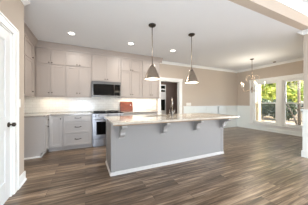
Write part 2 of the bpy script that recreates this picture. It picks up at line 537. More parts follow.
# white panel door in the side wall
def panel_door():
    x = XL - 0.006
    d = struct('door_1', MB().box((x - 0.04, DY0 + 0.03, 0.012), (x - 0.012, DY1 - 0.03, DLZ - 0.03)), M['door'],
               label='white two-panel door with a dark round knob', cat='door')
    y0, y1, z0, z1 = DY0 + 0.03, DY1 - 0.03, 0.012, DLZ - 0.03
    f = MB()
    st, rails = 0.125, ((z0, 0.25), (0.86, 1.03), (z1 - 0.13, z1))
    f.box((x - 0.012, y0, z0), (x, y0 + st, z1)).box((x - 0.012, y1 - st, z0), (x, y1, z1))
    for a, b in rails:
        f.box((x - 0.012, y0 + st, a), (x, y1 - st, b))
    obj('stile_frame', f, M['door'], d, 0.004)
    for a, b in ((0.25, 0.86), (1.03, z1 - 0.13)):
        p = MB()
        ya, yb = y0 + st + 0.045, y1 - st - 0.045
        za, zb = a + 0.045, b - 0.045
        p.prism([(x - 0.012, ya - 0.02, za - 0.02), (x - 0.012, yb + 0.02, za - 0.02), (x - 0.012, yb + 0.02, zb + 0.02), (x - 0.012, ya - 0.02, zb + 0.02)], (0.0005, 0, 0))
        p.box((x - 0.012, ya, za), (x - 0.003, yb, zb))
        obj('raised_panel', p, M['door'], d, 0.004)
    ky = y1 - 0.055
    k = MB().lathe([(0.0, 0.0), (0.03, 0.0), (0.032, 0.006), (0.026, 0.012), (0.011, 0.014), (0.011, 0.034), (0.022, 0.040), (0.027, 0.052), (0.024, 0.066), (0.012, 0.073), (0, 0.074)], (x, ky, 0.925), 20, 'X')
    kk = obj('knob', k, M['dark_metal'], d); kk['label'] = 'dark round door knob'
    c = MB()
    w2 = 0.125
    c.box((XL, DY1 + 0.02, 0), (XL + 0.02, DY1 + 0.02 + w2, DLZ + 0.0)).box((XL, DY0 - 0.02 - w2, 0), (XL + 0.02, DY0 - 0.02, DLZ + 0.0))
    c.box((XL, DY0 - 0.02 - w2, DLZ - 0.012), (XL + 0.02, DY1 + 0.02 + w2, DLZ + 0.085)).box((XL + 0.018, DY1 + 0.12, 0), (XL + 0.03, DY1 + 0.02 + w2, DLZ + 0.085))
    c.box((XL + 0.018, DY0 - 0.02 - w2, DLZ + 0.06), (XL + 0.03, DY1 + 0.02 + w2, DLZ + 0.085))
    # jamb
    c.box((XL - 0.12, DY1 - 0.028, 0), (XL + 0.004, DY1 + 0.03, DLZ)).box((XL - 0.12, DY0 - 0.03, 0), (XL + 0.004, DY0 + 0.028, DLZ)).box((XL - 0.12, DY0, DLZ - 0.028), (XL + 0.004, DY1, DLZ + 0.02))
    struct('trim_10', c, M['trim'], bevel=0.004, label='white casing round the white two-panel door', cat='door casing')
panel_door()

light('hall_fill_lamp', 'AREA', (3.4, 6.1, 2.55), 16, (1.0, 0.93, 0.86), (0, 0, 0), 0.3)  # added unseen lamp that brightens the hall
# glazed door in the hall
gx1 = on_y(164.8, 7.05); gx0 = gx1 - 0.86
g = MB().box((gx0 - 0.07, 7.0, 0), (gx0, 7.05, 2.16)).box((gx1, 7.0, 0), (gx1 + 0.04, 7.05, 2.16)).box((gx0, 7.0, 2.09), (gx1, 7.05, 2.16)).box((gx0, 7.01, 0), (gx1, 7.05, 0.78))
for z0, z1 in ((1.93, 1.87), (1.76, 1.36)):
    g.box((gx0, 7.01, min(z0, z1)), (gx1, 7.05, max(z0, z1)))
for x in (gx0 + 0.27, gx0 + 0.55):
    g.box((x, 7.012, 0.78), (x + 0.025, 7.05, 2.09))
dg = struct('door_2', g, M['trim'], label='white glazed door with dark panes in the hall beyond the doorway', cat='door')
for a, b in ((0.78, 1.36), (1.76, 1.87), (1.93, 2.09)):
    obj('pane', MB().box((gx0, 7.03, a), (gx1, 7.045, b)), M['dark_pane'], dg)

# dining windows
def dining_window(n, y0, y1, label):
    x = XD
    f = MB()
    t = 0.045
    f.box((x + 0.03, y0, WZ0), (x + 0.13, y0 + t, WZ1)).box((x + 0.03, y1 - t, WZ0), (x + 0.13, y1, WZ1)).box((x + 0.03, y0, WZ0), (x + 0.13, y1, WZ0 + t)).box((x + 0.03, y0, WZ1 - t), (x + 0.13, y1, WZ1))
    wd = struct('window_%d' % n, f, M['trim'], label=label, cat='window')
    zm = 1.18
    for nm, xa, za, zb in (('lower_sash', x + 0.045, WZ0 + t, zm + 0.02), ('upper_sash', x + 0.085, zm - 0.02, WZ1 - t)):
        s = MB(); r = 0.04
        ya, yb = y0 + t, y1 - t
        s.box((xa, ya, za), (xa + 0.035, ya + r, zb)).box((xa, yb - r, za), (xa + 0.035, yb, zb)).box((xa, ya + r, za), (xa + 0.035, yb - r, za + r)).box((xa, ya + r, zb - r), (xa + 0.035, yb - r, zb))
        so = obj(nm, s, M['trim'], wd)
        obj('pane', MB().box((xa + 0.014, ya + r, za + r), (xa + 0.02, yb - r, zb - r)), M['glass'], so)
    sc_ = obj('screen', MB().box((x + 0.112, y0 + t, WZ0 + t), (x + 0.1125, y1 - t, zm)), M['screen'], wd); sc_['label'] = 'grey insect screen outside the lower sash'
    return wd
dining_window(1, W[0][0], W[0][1], 'white sash window nearer the room corner, sandy post behind its glass')
dining_window(2, W[1][0], W[1][1], 'white sash window beside the wall stub, leaning trunk behind its glass')
wc = MB()
ya, yb = W[1][0], W[0][1]
cz = 0.115
for a, b in ((ya - cz, ya), (W[1][1], W[0][0]), (yb, yb + cz)):
    wc.box((XD - 0.022, a, WZ0), (XD, b, WZ1))
wc.box((XD - 0.028, ya - cz - 0.01, WZ1), (XD, yb + cz + 0.01, WZ1 + 0.12)).box((XD - 0.05, ya - cz - 0.02, WZ1 + 0.12), (XD, yb + cz + 0.02, WZ1 + 0.145))
wc.box((XD - 0.075, ya - cz - 0.02, WZ0 - 0.03), (XD + 0.03, yb + cz + 0.02, WZ0)).box((XD - 0.022, ya - cz, WZ0 - 0.12), (XD, yb + cz, WZ0 - 0.03))
for a, b in W:   # jamb linings
    wc.box((XD, a - 0.001, WZ0), (XD + 0.03, a + 0.02, WZ1)).box((XD, b - 0.02, WZ0), (XD + 0.03, b + 0.001, WZ1)).box((XD, a, WZ1 - 0.02), (XD + 0.03, b, WZ1 + 0.001))
struct('trim_11', wc, M['trim'], bevel=0.003, label='white casing and sill round the two dining windows', cat='window casing')

# backsplash tile
X_RANGE = (on_y(92.2, FB), on_y(123.3, FB - 0.03))
CEND = on_y(159.6, FU)
struct('wall_backsplash', MB().box((XK, YB - 0.012, 0.92), (CEND + 0.02, YB, 1.42)), tile('x'), label='white subway tile backsplash above the back counter', cat='backsplash')
struct('wall_backsplash_side', MB().box((XK, 4.0, 0.92), (XK + 0.012, YB - 0.012, 1.42)), tile('y'), label='white subway tile backsplash on the kitchen side wall', cat='backsplash')

# ------------------------------------------------------------------ cabinets
class Face:
    """a (along), o (outward from the cabinet front), z -> world"""
    def __init__(self, kind, f):
        self.kind, self.f = kind, f
    def __call__(self, a, o, z):
        return (a, self.f - o, z) if self.kind == 'back' else (self.f + o, a, z)
    def box(self, mb, a0, a1, o0, o1, z0, z1):
        mb.box(self(a0, o0, z0), self(a1, o1, z1)); return mb

BACK_U, BACK_B = Face('back', FU), Face('back', FB)
SIDE_U, SIDE_B = Face('side', FUX), Face('side', FLX)

def shaker(F, a0, a1, z0, z1, st=0.055, th=0.02):
    mb = MB()
    g = 0.004
    a0 += g; a1 -= g; z0 += g; z1 -= g
    s = min(st, (a1 - a0) * 0.3, (z1 - z0) * 0.3)
    F.box(mb, a0, a0 + s, 0.001, th, z0, z1); F.box(mb, a1 - s, a1, 0.001, th, z0, z1)
    F.box(mb, a0 + s, a1 - s, 0.001, th, z0, z0 + s); F.box(mb, a0 + s, a1 - s, 0.001, th, z1 - s, z1)
    F.box(mb, a0 + s, a1 - s, 0.001, th - 0.010, z0 + s, z1 - s)
    return mb

def slab_front(F, a0, a1, z0, z1, th=0.02):
    g = 0.004
    mb = MB(); F.box(mb, a0 + g, a1 - g, 0.001, th, z0 + g, z1 - g); return mb

def knob(F, a, z, parent, th=0.02, r=0.014):
    c = F(a, th, z)
    pr = [(0.006, 0.0), (0.006, 0.012), (r, 0.016), (r * 1.05, 0.022), (r * 0.8, 0.028), (0, 0.029)]
    if F.kind == 'back':
        pr = [(rr, -h) for rr, h in pr]
    o = obj('knob', MB().lathe(pr, c, 14, 'Y' if F.kind == 'back' else 'X'), M['dark_metal'], parent)
    return o

def pull(F, a, z, parent, ln=0.13, th=0.02):
    mb = MB()
    pts = []
    for i in range(9):
        t = i / 8
        pts.append(F(a - ln / 2 + ln * t, th + 0.006 + 0.026 * math.sin(PI * t) ** 0.6, z - 0.008 * math.sin(PI * t)))
    mb.tube(pts, 0.0075, 8)
    for s in (-1, 1):
        mb.box(F(a + s * ln / 2 - 0.012, th, z - 0.01), F(a + s * ln / 2 + 0.012, th + 0.012, z + 0.01))
    return obj('pull', mb, M['dark_metal'], parent)

UB, US, UT = 1.37, 2.205, 2.605            # upper cabinet bottom, split, door top

def upper_cabinet(label, F, a0, a1, depth, doors, zb=UB, led=True, name='upper_cabinet', rail=True):
    base = F((a0 + a1) / 2, -depth / 2, zb)
    t = thing(name, label, 'cabinet', base)
    b = MB()
    F.box(b, a0 + 0.001, a1 - 0.001, -depth, 0, zb, UT + 0.03)
    if rail:
        F.box(b, a0 + 0.001, a1 - 0.001, -0.018, 0.012, zb - 0.025, zb + 0.005)     # light rail
    obj('body', b, M['cab'], t)
    for d0, d1, z0, z1, ka, kz in doors:
        d = obj('door', shaker(F, d0, d1, z0, z1), M['cab'], t, 0.0015)
        if ka is not None:
            knob(F, ka, kz, d)
    if led:
        l_ = MB(); F.box(l_, a0 + 0.06, a1 - 0.06, -0.10, -0.06, zb - 0.012, zb - 0.001)
        e = obj('light_bar', l_, M['led'], t); e['label'] = 'glowing warm under-cabinet light bar'
    return t

def two_tier(a0, a1, mid=None):
    m = (a0 + a1) / 2 if mid is None else mid
    e = 0.014
    return [(a0 + e, m, UB + 0.01, US, m - 0.035, UB + 0.09), (m, a1 - e, UB + 0.01, US, m + 0.035, UB + 0.09),
            (a0 + e, m, US + 0.008, UT, m - 0.035, US + 0.045), (m, a1 - e, US + 0.008, UT, m + 0.035, US + 0.045)]

UX = [on_y(p, FU) for p in (35.2, 65.7, 91.6, 120.6, 141.8, 159.6)]
UD = YB - FU - 0.001
g1 = 'greige upper cabinets on the back wall'
c = upper_cabinet('greige four-door upper cabinet in the kitchen corner, warm light beneath', BACK_U, UX[0] + 0.002, UX[1], UD, two_tier(UX[0] + 0.01, UX[1], on_y(50.6, FU)))
c['group'] = g1
c = upper_cabinet('greige four-door upper cabinet between the corner cabinet and the microwave', BACK_U, UX[1], UX[2], UD, two_tier(UX[1], UX[2], on_y(78.4, FU)), led=False); c['group'] = g1
mm = on_y(106.2, FU)
c = upper_cabinet('short two-door greige upper cabinet directly above the microwave', BACK_U, UX[2], UX[3], UD,
                  [(UX[2] + 0.014, mm, 1.845, UT, mm - 0.035, 1.90), (mm, UX[3] - 0.014, 1.845, UT, mm + 0.035, 1.90)], zb=1.83, led=False, rail=False); c['group'] = g1
c = upper_cabinet('greige four-door upper cabinet above the wooden cutting board', BACK_U, UX[3], UX[4], UD, two_tier(UX[3], UX[4])); c['group'] = g1
c = upper_cabinet('greige upper cabinet at the end of the row, beside the doorway', BACK_U, UX[4], UX[5], UD, two_tier(UX[4], UX[5])); c['group'] = g1
# side wall uppers
c = upper_cabinet('narrow greige upper cabinet on the kitchen side wall, one knob per door', SIDE_U, 3.95, FU - 0.03, FUX - XK - 0.001,
                  [(3.97, 4.50, UB + 0.01, US, 4.43, UB + 0.09), (3.97, 4.50, US + 0.008, UT, 4.43, US + 0.06)], led=False)
c = upper_cabinet('short greige cabinet above the empty refrigerator gap, partly hidden by the wall end', SIDE_U, 2.95, 3.948, FUX - XK - 0.001,
                  [(2.97, 3.45, 1.85, UT, None, 0), (3.45, 3.93, 1.85, UT, None, 0)], zb=1.83, led=False)
# corner infill behind both runs
struct('trim_12', MB().box((XK + 0.001, FU - 0.03, UB), (UX[0], YB - 0.001, UT + 0.03)), M['cab'], label='greige corner filler between the two upper cabinet runs', cat='filler')
# crown on top of the uppers
def cab_crown_pts():
    z0 = UT + 0.008
    return [(0, z0), (0.022, z0), (0.026, z0 + 0.03), (0.075, CEIL - 0.035), (0.088, CEIL - 0.03), (0.088, CEIL), (0, CEIL)]
cc = MB().prism([(UX[0], FU - a, z) for a, z in cab_crown_pts()], (UX[5] - UX[0] + 0.08, 0, 0))
cc.prism([(FUX + a, 2.95, z) for a, z in cab_crown_pts()], (0, FU - 2.95, 0))
cc.box((UX[0], FU, UT + 0.03), (UX[5], YB, CEIL)).box((XK, 2.95, UT + 0.03), (FUX, YB, CEIL))
cc.prism([(UX[5] + a, FU - 0.04, z) for a, z in cab_crown_pts()], (0, YB - FU + 0.04, 0))
struct('trim_13', cc, M['cab'], label='greige crown molding on top of the upper cabinets', cat='crown molding')

# under-cabinet lamps
def undercab(x0, x1, power):
    light('under_cabinet_lamp', 'AREA', ((x0 + x1) / 2, FU + 0.10, UB - 0.02), power, (1.0, 0.86, 0.66), (0, 0, 0), x1 - x0, 0.04)
undercab(UX[0] + 0.08, UX[1] - 0.05, 2.0)
undercab(UX[3] + 0.06, UX[4] - 0.04, 2.6)
undercab(UX[4] + 0.04, UX[5] - 0.05, 2.6)

# base cabinets
KZ, CZ = 0.10, 0.88
def base_body(F, a0, a1, depth, toe=0.075, end_panel=None):
    b = MB()
    F.box(b, a0 + 0.001, a1 - 0.001, -depth, 0, KZ, CZ)
    F.box(b, a0 + 0.001, a1 - 0.001, -depth, -toe, 0, KZ)
    return b
BD = YB - 0.013 - FB
# corner unit of the side run
sd = FLX - XK - 0.013
t = thing('base_cabinet', 'grey base cabinet on the kitchen side wall, its plain end panel facing out', 'cabinet', (XK + sd / 2, 4.14, 0))
b = MB().box((XK + 0.013, 4.0, KZ), (FLX, FB - 0.0, CZ)).box((XK + 0.013, 4.0, 0), (FLX - 0.075, FB + 0.0, KZ))
b.box((XK + 0.013, FB, 0), (FLX - 0.04, YB - 0.013, CZ))
obj('body', b, M['base'], t)
obj('shoe_strip', MB().box((XK + 0.02, 3.985, 0.0), (FLX - 0.07, 4.0, 0.03)).box((FLX - 0.075, 3.985, 0), (FLX - 0.062, FB, 0.03)), M['trim'], t)
d = obj('drawer', slab_front(SIDE_B, 4.02, 4.26, 0.72, 0.865), M['base'], t, 0.002); knob(SIDE_B, 4.15, 0.80, d)
d = obj('door', shaker(SIDE_B, 4.02, 4.26, 0.115, 0.71), M['base'], t, 0.0015); knob(SIDE_B, 4.15, 0.645, d)
xb0, xb1, xb2, xb3 = FLX + 0.001, on_y(63.0, FB), X_RANGE[0] - 0.004, on_y(49.3, FB)
t = thing('base_cabinet', 'narrow grey base cabinet with one tall door in the kitchen corner', 'cabinet', ((xb0 + xb1) / 2, FB + BD / 2, 0))
obj('body', base_body(BACK_B, xb0, xb1, BD), M['base'], t)
d = obj('door', shaker(BACK_B, xb3, xb1 - 0.01, 0.115, 0.868), M['base'], t, 0.0015); knob(BACK_B, xb1 - 0.045, 0.80, d)
t = thing('base_cabinet', 'grey base cabinet with three drawers beside the range', 'cabinet', ((xb1 + xb2) / 2, FB + BD / 2, 0))
obj('body', base_body(BACK_B, xb1, xb2, BD), M['base'], t)
for z0, z1 in ((0.725, 0.868), (0.425, 0.715), (0.115, 0.415)):
    F = BACK_B
    d = obj('drawer', slab_front(F, xb1 + 0.012, xb2 - 0.012, z0, z1) if z1 - z0 < 0.2 else shaker(F, xb1 + 0.012, xb2 - 0.012, z0, z1, 0.045), M['base'], t, 0.0015)
    pull(F, (xb1 + xb2) / 2, (z0 + z1) / 2 + 0.012, d)
CE = on_y(158.0, FB - 0.025)
xr0 = X_RANGE[1] + 0.004
t = thing('base_cabinet', 'grey base cabinet between the range and the doorway, behind the island', 'cabinet', ((xr0 + CE) / 2, FB + BD / 2, 0))
obj('body', base_body(BACK_B, xr0, CE - 0.02, BD), M['base'], t)
n = 3
for i in range(n):
    a0 = xr0 + 0.012 + (CE - 0.044 - xr0) * i / n; a1 = xr0 + 0.012 + (CE - 0.044 - xr0) * (i + 1) / n
    d = obj('drawer', slab_front(BACK_B, a0, a1, 0.725, 0.868), M['base'], t, 0.0015); pull(BACK_B, (a0 + a1) / 2, 0.797, d)
    d = obj('door', shaker(BACK_B, a0, a1, 0.115, 0.715), M['base'], t, 0.0015); knob(BACK_B, a1 - 0.04, 0.66, d)

# worktops
k = MB().prism([(XK + 0.013, 3.985, CZ), (FLX + 0.028, 3.985, CZ), (FLX + 0.028, FB - 0.028, CZ), (xb2 + 0.002, FB - 0.028, CZ), (xb2 + 0.002, YB - 0.013, CZ), (XK + 0.013, YB - 0.013, CZ)], (0, 0, 0.036))
tag(obj('countertop', k, M['counter'], None, 0.004), 'grey stone L-shaped countertop in the kitchen corner', 'countertop')
k = MB().box((xr0 - 0.002, FB - 0.028, CZ), (CE, YB - 0.013, CZ + 0.036))
tag(obj('countertop', k, M['counter'], None, 0.004), 'grey stone countertop under the cutting board, between range and doorway', 'countertop')

# ------------------------------------------------------------------ range
rx0, rx1 = X_RANGE
t = thing('kitchen_range', 'stainless steel range with black oven window beside the drawers', 'range', ((rx0 + rx1) / 2, FB + 0.3, 0))
fy = FB - 0.03
obj('body', MB().box((rx0 + 0.003, FB + 0.005, 0.03), (rx1 - 0.003, YB - 0.02, 0.90)).box((rx0 + 0.02, FB + 0.05, 0), (rx1 - 0.02, YB - 0.05, 0.03)), M['steel'], t)
obj('cooktop', MB().box((rx0, FB - 0.02, 0.90), (rx1, YB - 0.02, 0.921)), M['black_glass'], t, 0.003)
for gx in (0.27, 0.73):
    gr = MB()
    cx = rx0 + (rx1 - rx0) * gx
    for i in range(4):
        gr.box((cx - 0.17, FB + 0.06 + i * 0.15, 0.935), (cx + 0.17, FB + 0.072 + i * 0.15, 0.95))
    for i in range(3):
        gr.box((cx - 0.17 + i * 0.164, FB + 0.06, 0.935), (cx - 0.158 + i * 0.164, FB + 0.522, 0.95))
    for sx in (-0.165, 0.158):
        for sy in (0.062, 0.512):
            gr.box((cx + sx, FB + sy, 0.921), (cx + sx + 0.01, FB + sy + 0.01, 0.936))
    obj('burner_grate', gr, M['black'], t)
cp = MB().prism([(rx0, FB + 0.005, 0.795), (rx0, fy - 0.02, 0.795), (rx0, fy - 0.008, 0.898), (rx0, FB + 0.005, 0.898)], (rx1 - rx0, 0, 0))
panel = obj('control_panel', cp, M['steel'], t, 0.003)
for fx in (0.09, 0.20, 0.5, 0.80, 0.91):
    kc = (rx0 + (rx1 - rx0) * fx, fy - 0.014, 0.848)
    obj('knob', MB().lathe([(0.026, 0), (0.026, -0.008), (0.021, -0.012), (0.019, -0.035), (0, -0.036)], kc, 16, 'Y'), M['steel'], panel)
dz0, dz1 = 0.235, 0.785
od = obj('oven_door', MB().box((rx0 + 0.004, fy - 0.012, dz0), (rx1 - 0.004, FB + 0.004, dz1)), M['steel'], t, 0.004)
w_ = obj('window', MB().box((rx0 + 0.10, fy - 0.016, dz0 + 0.10), (rx1 - 0.10, fy - 0.011, dz1 - 0.10)), M['black_glass'], od); w_['label'] = 'black oven window'
hm = MB().tube([(rx0 + 0.06, fy - 0.058, dz1 - 0.045), (rx1 - 0.06, fy - 0.058, dz1 - 0.045)], 0.012, 12)
for hx in (rx0 + 0.09, rx1 - 0.09):
    hm.tube([(hx, fy - 0.058, dz1 - 0.045), (hx, fy - 0.010, dz1 - 0.045)], 0.008, 8)
obj('handle', hm, M['steel'], od)
dr = obj('drawer', MB().box((rx0 + 0.004, fy - 0.012, 0.05), (rx1 - 0.004, FB + 0.004, dz0 - 0.012)), M['steel'], t, 0.004)
obj('grip', MB().box((rx0 + 0.1, fy - 0.03, dz0 - 0.04), (rx1 - 0.1, fy - 0.011, dz0 - 0.025)), M['steel'], dr, 0.003)

# microwave
mx0, mx1 = UX[2] + 0.006, UX[3] - 0.006
my = FU - 0.075
t = thing('microwave', 'black and stainless microwave mounted above the range', 'microwave', ((mx0 + mx1) / 2, FU + 0.12, 1.375))
obj('body', MB().box((mx0, my + 0.02, 1.375), (mx1, YB - 0.02, 1.826)), M['dark_steel'], t)
obj('vent_strip', MB().box((mx0, my, 1.765), (mx1, my + 0.02, 1.826)), M['dark_steel'], t, 0.002)
md = obj('door', MB().box((mx0, my, 1.375), (mx0 + (mx1 - mx0) * 0.76, my + 0.02, 1.763)), M['dark_steel'], t, 0.002)
obj('window', MB().box((mx0 + 0.035, my - 0.004, 1.41), (mx0 + (mx1 - mx0) * 0.76 - 0.004, my + 0.001, 1.745)), M['black_glass'], md)
hb = MB().tube([(mx0 + (mx1 - mx0) * 0.735, my - 0.04, 1.43), (mx0 + (mx1 - mx0) * 0.735, my - 0.04, 1.72)], 0.009, 10)
for hz in (1.45, 1.70):
    hb.tube([(mx0 + (mx1 - mx0) * 0.735, my - 0.04, hz), (mx0 + (mx1 - mx0) * 0.735, my, hz)], 0.007, 8)
obj('handle', hb, M['dark_metal'], md)
pn = obj('control_panel', MB().box((mx0 + (mx1 - mx0) * 0.765, my, 1.375), (mx1, my + 0.02, 1.763)), M['dark_steel'], t, 0.002)
obj('keypad', MB().box((mx0 + (mx1 - mx0) * 0.765, my - 0.004, 1.41), (mx1 - 0.03, my + 0.001, 1.745)), M['black_glass'], pn)

# cutting board leaning on the tile
bx0, bx1 = on_y(120.3, 4.95), on_y(133.0, 4.95)
bw, bh, bt = bx1 - bx0, 0.315, 0.022
mb = MB()
hx, hz, hr = bw - 0.07, bh * 0.62, 0.022
outer = []
R = 0.02
for cx, cz_, a0 in ((bw - R, R, -90), (bw - R, bh - R, 0), (R, bh - R, 90), (R, R, 180)):
    for k in range(5):
        a = math.radians(a0 + k * 22.5)
        outer.append((cx + R * math.cos(a), cz_ + R * math.sin(a)))
N = 20
inner = [(hx + hr * math.cos(2 * PI * k / N - PI / 2), hz + hr * math.sin(2 * PI * k / N - PI / 2)) for k in range(N)]
bmx = mb.bm
for y in (0, bt):
    pass
oa = [bmx.verts.new((x, 0, z)) for x, z in outer]; ob = [bmx.verts.new((x, bt, z)) for x, z in outer]
ia = [bmx.verts.new((x, 0, z)) for x, z in inner]; ib = [bmx.verts.new((x, bt, z)) for x, z in inner]
for k in range(N):
    k2 = (k + 1) % N
    bmx.faces.new([oa[k], oa[k2], ia[k2], ia[k]]); bmx.faces.new([ob[k2], ob[k], ib[k], ib[k2]])
    bmx.faces.new([oa[k2], oa[k], ob[k], ob[k2]]); bmx.faces.new([ia[k], ia[k2], ib[k2], ib[k]])
cb = obj('cutting_board', mb, M['board'], None, 0.002)
tilt = math.radians(9)
cb.rotation_euler = (-tilt, 0, 0)
cb.location = (bx0, YB - 0.0135 - bt * math.cos(tilt) - bh * math.sin(tilt), CZ + 0.0365 + bt * math.sin(tilt))
tag(cb, 'red-brown wooden cutting board leaning against the tile on the back counter', 'cutting board')

# ------------------------------------------------------------------ island
IX0, IX1, IY0, IY1 = 0.39, 2.95, 2.51, 3.14
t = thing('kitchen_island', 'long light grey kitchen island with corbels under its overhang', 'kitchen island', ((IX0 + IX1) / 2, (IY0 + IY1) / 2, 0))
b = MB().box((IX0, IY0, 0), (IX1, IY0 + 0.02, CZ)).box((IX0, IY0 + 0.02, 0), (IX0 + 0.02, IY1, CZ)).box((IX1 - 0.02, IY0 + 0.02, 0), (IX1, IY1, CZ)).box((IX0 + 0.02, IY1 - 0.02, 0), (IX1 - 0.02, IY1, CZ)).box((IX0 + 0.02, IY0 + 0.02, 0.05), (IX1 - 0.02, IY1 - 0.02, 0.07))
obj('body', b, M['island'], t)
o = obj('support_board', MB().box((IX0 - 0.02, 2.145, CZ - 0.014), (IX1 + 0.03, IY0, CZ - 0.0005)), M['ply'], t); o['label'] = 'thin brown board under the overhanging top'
bb = MB()
bb.prism([(IX0 - 0.016, IY0 - a, z) for a, z in ((0, 0), (0.022, 0), (0.022, 0.02), (0.012, 0.03), (0.012, 0.05), (0, 0.055))], (IX1 - IX0 + 0.032, 0, 0))
bb.prism([(IX0 - a, IY0 - 0.016, z) for a, z in ((0, 0), (0.022, 0), (0.022, 0.02), (0.012, 0.03), (0.012, 0.05), (0, 0.055))], (0, IY1 - IY0, 0))
bb.prism([(IX1 + a, IY0 - 0.016, z) for a, z in ((0, 0), (0.022, 0), (0.022, 0.02), (0.012, 0.03), (0.012, 0.05), (0, 0.055))], (0, IY1 - IY0, 0))
o = obj('baseboard', bb, M['corbel_base'], t); o['label'] = 'white strip along the floor'
for x0, x1 in ((IX0 - 0.006, IX0 + 0.06), (IX1 - 0.06, IX1 + 0.006)):
    obj('corner_board', MB().box((x0, IY0 - 0.008, 0.05), (x1, IY0, CZ)), M['island'], t, 0.002)
obj('end_frame', MB().box((IX0 - 0.008, IY0, 0.05), (IX0, IY0 + 0.07, CZ)).box((IX0 - 0.008, IY1 - 0.07, 0.05), (IX0, IY1, CZ)).box((IX0 - 0.008, IY0 + 0.07, CZ - 0.08), (IX0, IY1 - 0.07, CZ)).box((IX0 - 0.008, IY0 + 0.07, 0.05), (IX0, IY1 - 0.07, 0.13)), M['island'], t)
for cx in (0.555, 1.345, 2.115, 2.885):
    mb = MB()
    # scrolled bracket profile (out, down)
    pr = [(0, 0), (0.245, 0), (0.245, -0.03), (0.232, -0.042)]
    for k in range(9):      # upper scroll bulge
        a = math.radians(20 - k * 25)
        pr.append((0.195 + 0.042 * math.cos(a), -0.07 + 0.036 * math.sin(a)))
    for k in range(7):      # concave throat
        a = math.radians(60 + k * 18)
        pr.append((0.15 + 0.075 * math.cos(a) * -1 - 0.04, -0.175 + 0.08 * math.sin(a)))
    pr = [(0, 0), (0.245, 0), (0.245, -0.032), (0.228, -0.040), (0.232, -0.062), (0.222, -0.085), (0.198, -0.097), (0.172, -0.092),
          (0.150, -0.100), (0.124, -0.120), (0.108, -0.150), (0.100, -0.178), (0.104, -0.205), (0.094, -0.232), (0.072, -0.245), (0.048, -0.240), (0.036, -0.252), (0.030, -0.262), (0, -0.265)]
    mb.prism([(cx - 0.038, IY0 - 0.001 - a, CZ - 0.001 + z) for a, z in pr], (0.076, 0, 0))
    # raised cap and side volutes
    mb.box((cx - 0.05, IY0 - 0.26, CZ - 0.028), (cx + 0.05, IY0 - 0.001, CZ - 0.001))
    for (a, z, r) in ((0.195, -0.066, 0.026), (0.070, -0.208, 0.024)):
        mb.lathe([(0, -0.044), (r, -0.044), (r, 0.044), (0, 0.044)], (cx, IY0 - a, CZ + z), 16, 'X')
    mb.box((cx - 0.05, IY0 - 0.012, CZ - 0.285), (cx + 0.05, IY0 - 0.001, CZ - 0.001))
    obj('corbel', mb, M['corbel'], t, 0.003)

# worktop with a sink cut-out
TX0, TX1, TY0, TY1 = 0.35, 3.01, 2.13, 3.18
SX0, SX1, SY0, SY1 = 1.08, 1.76, 2.70, 3.06
k = MB()
zt0, zt1 = CZ + 0.0005, CZ + 0.034
k.box((TX0, TY0, zt0), (TX1, SY0, zt1)).box((TX0, SY1, zt0), (TX1, TY1, zt1)).box((TX0, SY0, zt0), (SX0, SY1, zt1)).box((SX1, SY0, zt0), (TX1, SY1, zt1))
bmesh.ops.remove_doubles(k.bm, verts=k.bm.verts, dist=1e-5)
tag(obj('island_countertop', k, M['stone']), 'pale polished stone island countertop with a sink cut into it', 'countertop')
t = thing('sink', 'undermount stainless sink set into the island countertop', 'sink', ((SX0 + SX1) / 2, (SY0 + SY1) / 2, 0.68))
sb = MB()
e = 0.004
sb.box((SX0 - 0.012, SY0 - 0.012, 0.68), (SX1 + 0.012, SY1 + 0.012, 0.686))
sb.box((SX0 - 0.012, SY0 - 0.012, 0.686), (SX0 - e, SY1 + 0.012, CZ)).box((SX1 + e, SY0 - 0.012, 0.686), (SX1 + 0.012, SY1 + 0.012, CZ)).box((SX0 - e, SY0 - 0.012, 0.686), (SX1 + e, SY0 - e, CZ)).box((SX0 - e, SY1 + e, 0.686), (SX1 + e, SY1 + 0.012, CZ))
obj('basin', sb, M['steel'], t)
obj('drain', MB().lathe([(0, 0), (0.045, 0), (0.045, 0.004), (0.03, 0.005), (0, 0.002)], ((SX0 + SX1) / 2, (SY0 + SY1) / 2, 0.686), 20), M['chrome'], t)
# faucet
fx, fyy, fz = on_y(172.3, 2.63), 2.63, zt1
t = thing('faucet', 'tall chrome pull-down faucet standing on the island countertop', 'faucet', (fx, fyy, fz))
obj('base', MB().lathe([(0.0, 0), (0.03, 0), (0.03, 0.01), (0.024, 0.016), (0.022, 0.11), (0.018, 0.12), (0, 0.12)], (fx, fyy, fz), 20), M['chrome'], t)
path = [(fx, fyy, fz + 0.115), (fx, fyy, fz + 0.29)]
for k in range(1, 11):
    a = PI * k / 10
    path.append((fx + 0.48 * 0.085 * (1 - math.cos(a)), fyy + 0.88 * 0.085 * (1 - math.cos(a)), fz + 0.29 + 0.085 * math.sin(a)))
path.append((fx + 0.48 * 0.17, fyy + 0.88 * 0.17, fz + 0.26))
sp = obj('spout', MB().tube(path, 0.0145, 14), M['chrome'], t)
obj('spray_head', MB().lathe([(0.016, 0), (0.021, -0.02), (0.022, -0.085), (0.018, -0.095), (0, -0.095)], (fx + 0.48 * 0.17, fyy + 0.88 * 0.17, fz + 0.262), 16), M['chrome'], sp)
obj('lever', MB().tube([(fx + 0.02, fyy, fz + 0.075), (fx + 0.045, fyy, fz + 0.08), (fx + 0.06, fyy - 0.005, fz + 0.16)], 0.008, 10), M['chrome'], t)
sx_ = on_y(169.6, 2.63)
t = thing('soap_dispenser', 'short chrome soap dispenser beside the tall faucet', 'soap dispenser', (sx_, 2.63, zt1))
obj('base', MB().lathe([(0, 0), (0.022, 0), (0.022, 0.008), (0.014, 0.014), (0.013, 0.07), (0.009, 0.075), (0.009, 0.12), (0.014, 0.122), (0.014, 0.135), (0, 0.137)], (sx_, 2.63, zt1), 16), M['chrome'], t)
obj('nozzle', MB().tube([(sx_, 2.63, zt1 + 0.128), (sx_, 2.68, zt1 + 0.132), (sx_, 2.715, zt1 + 0.115)], 0.007, 8), M['chrome'], t)

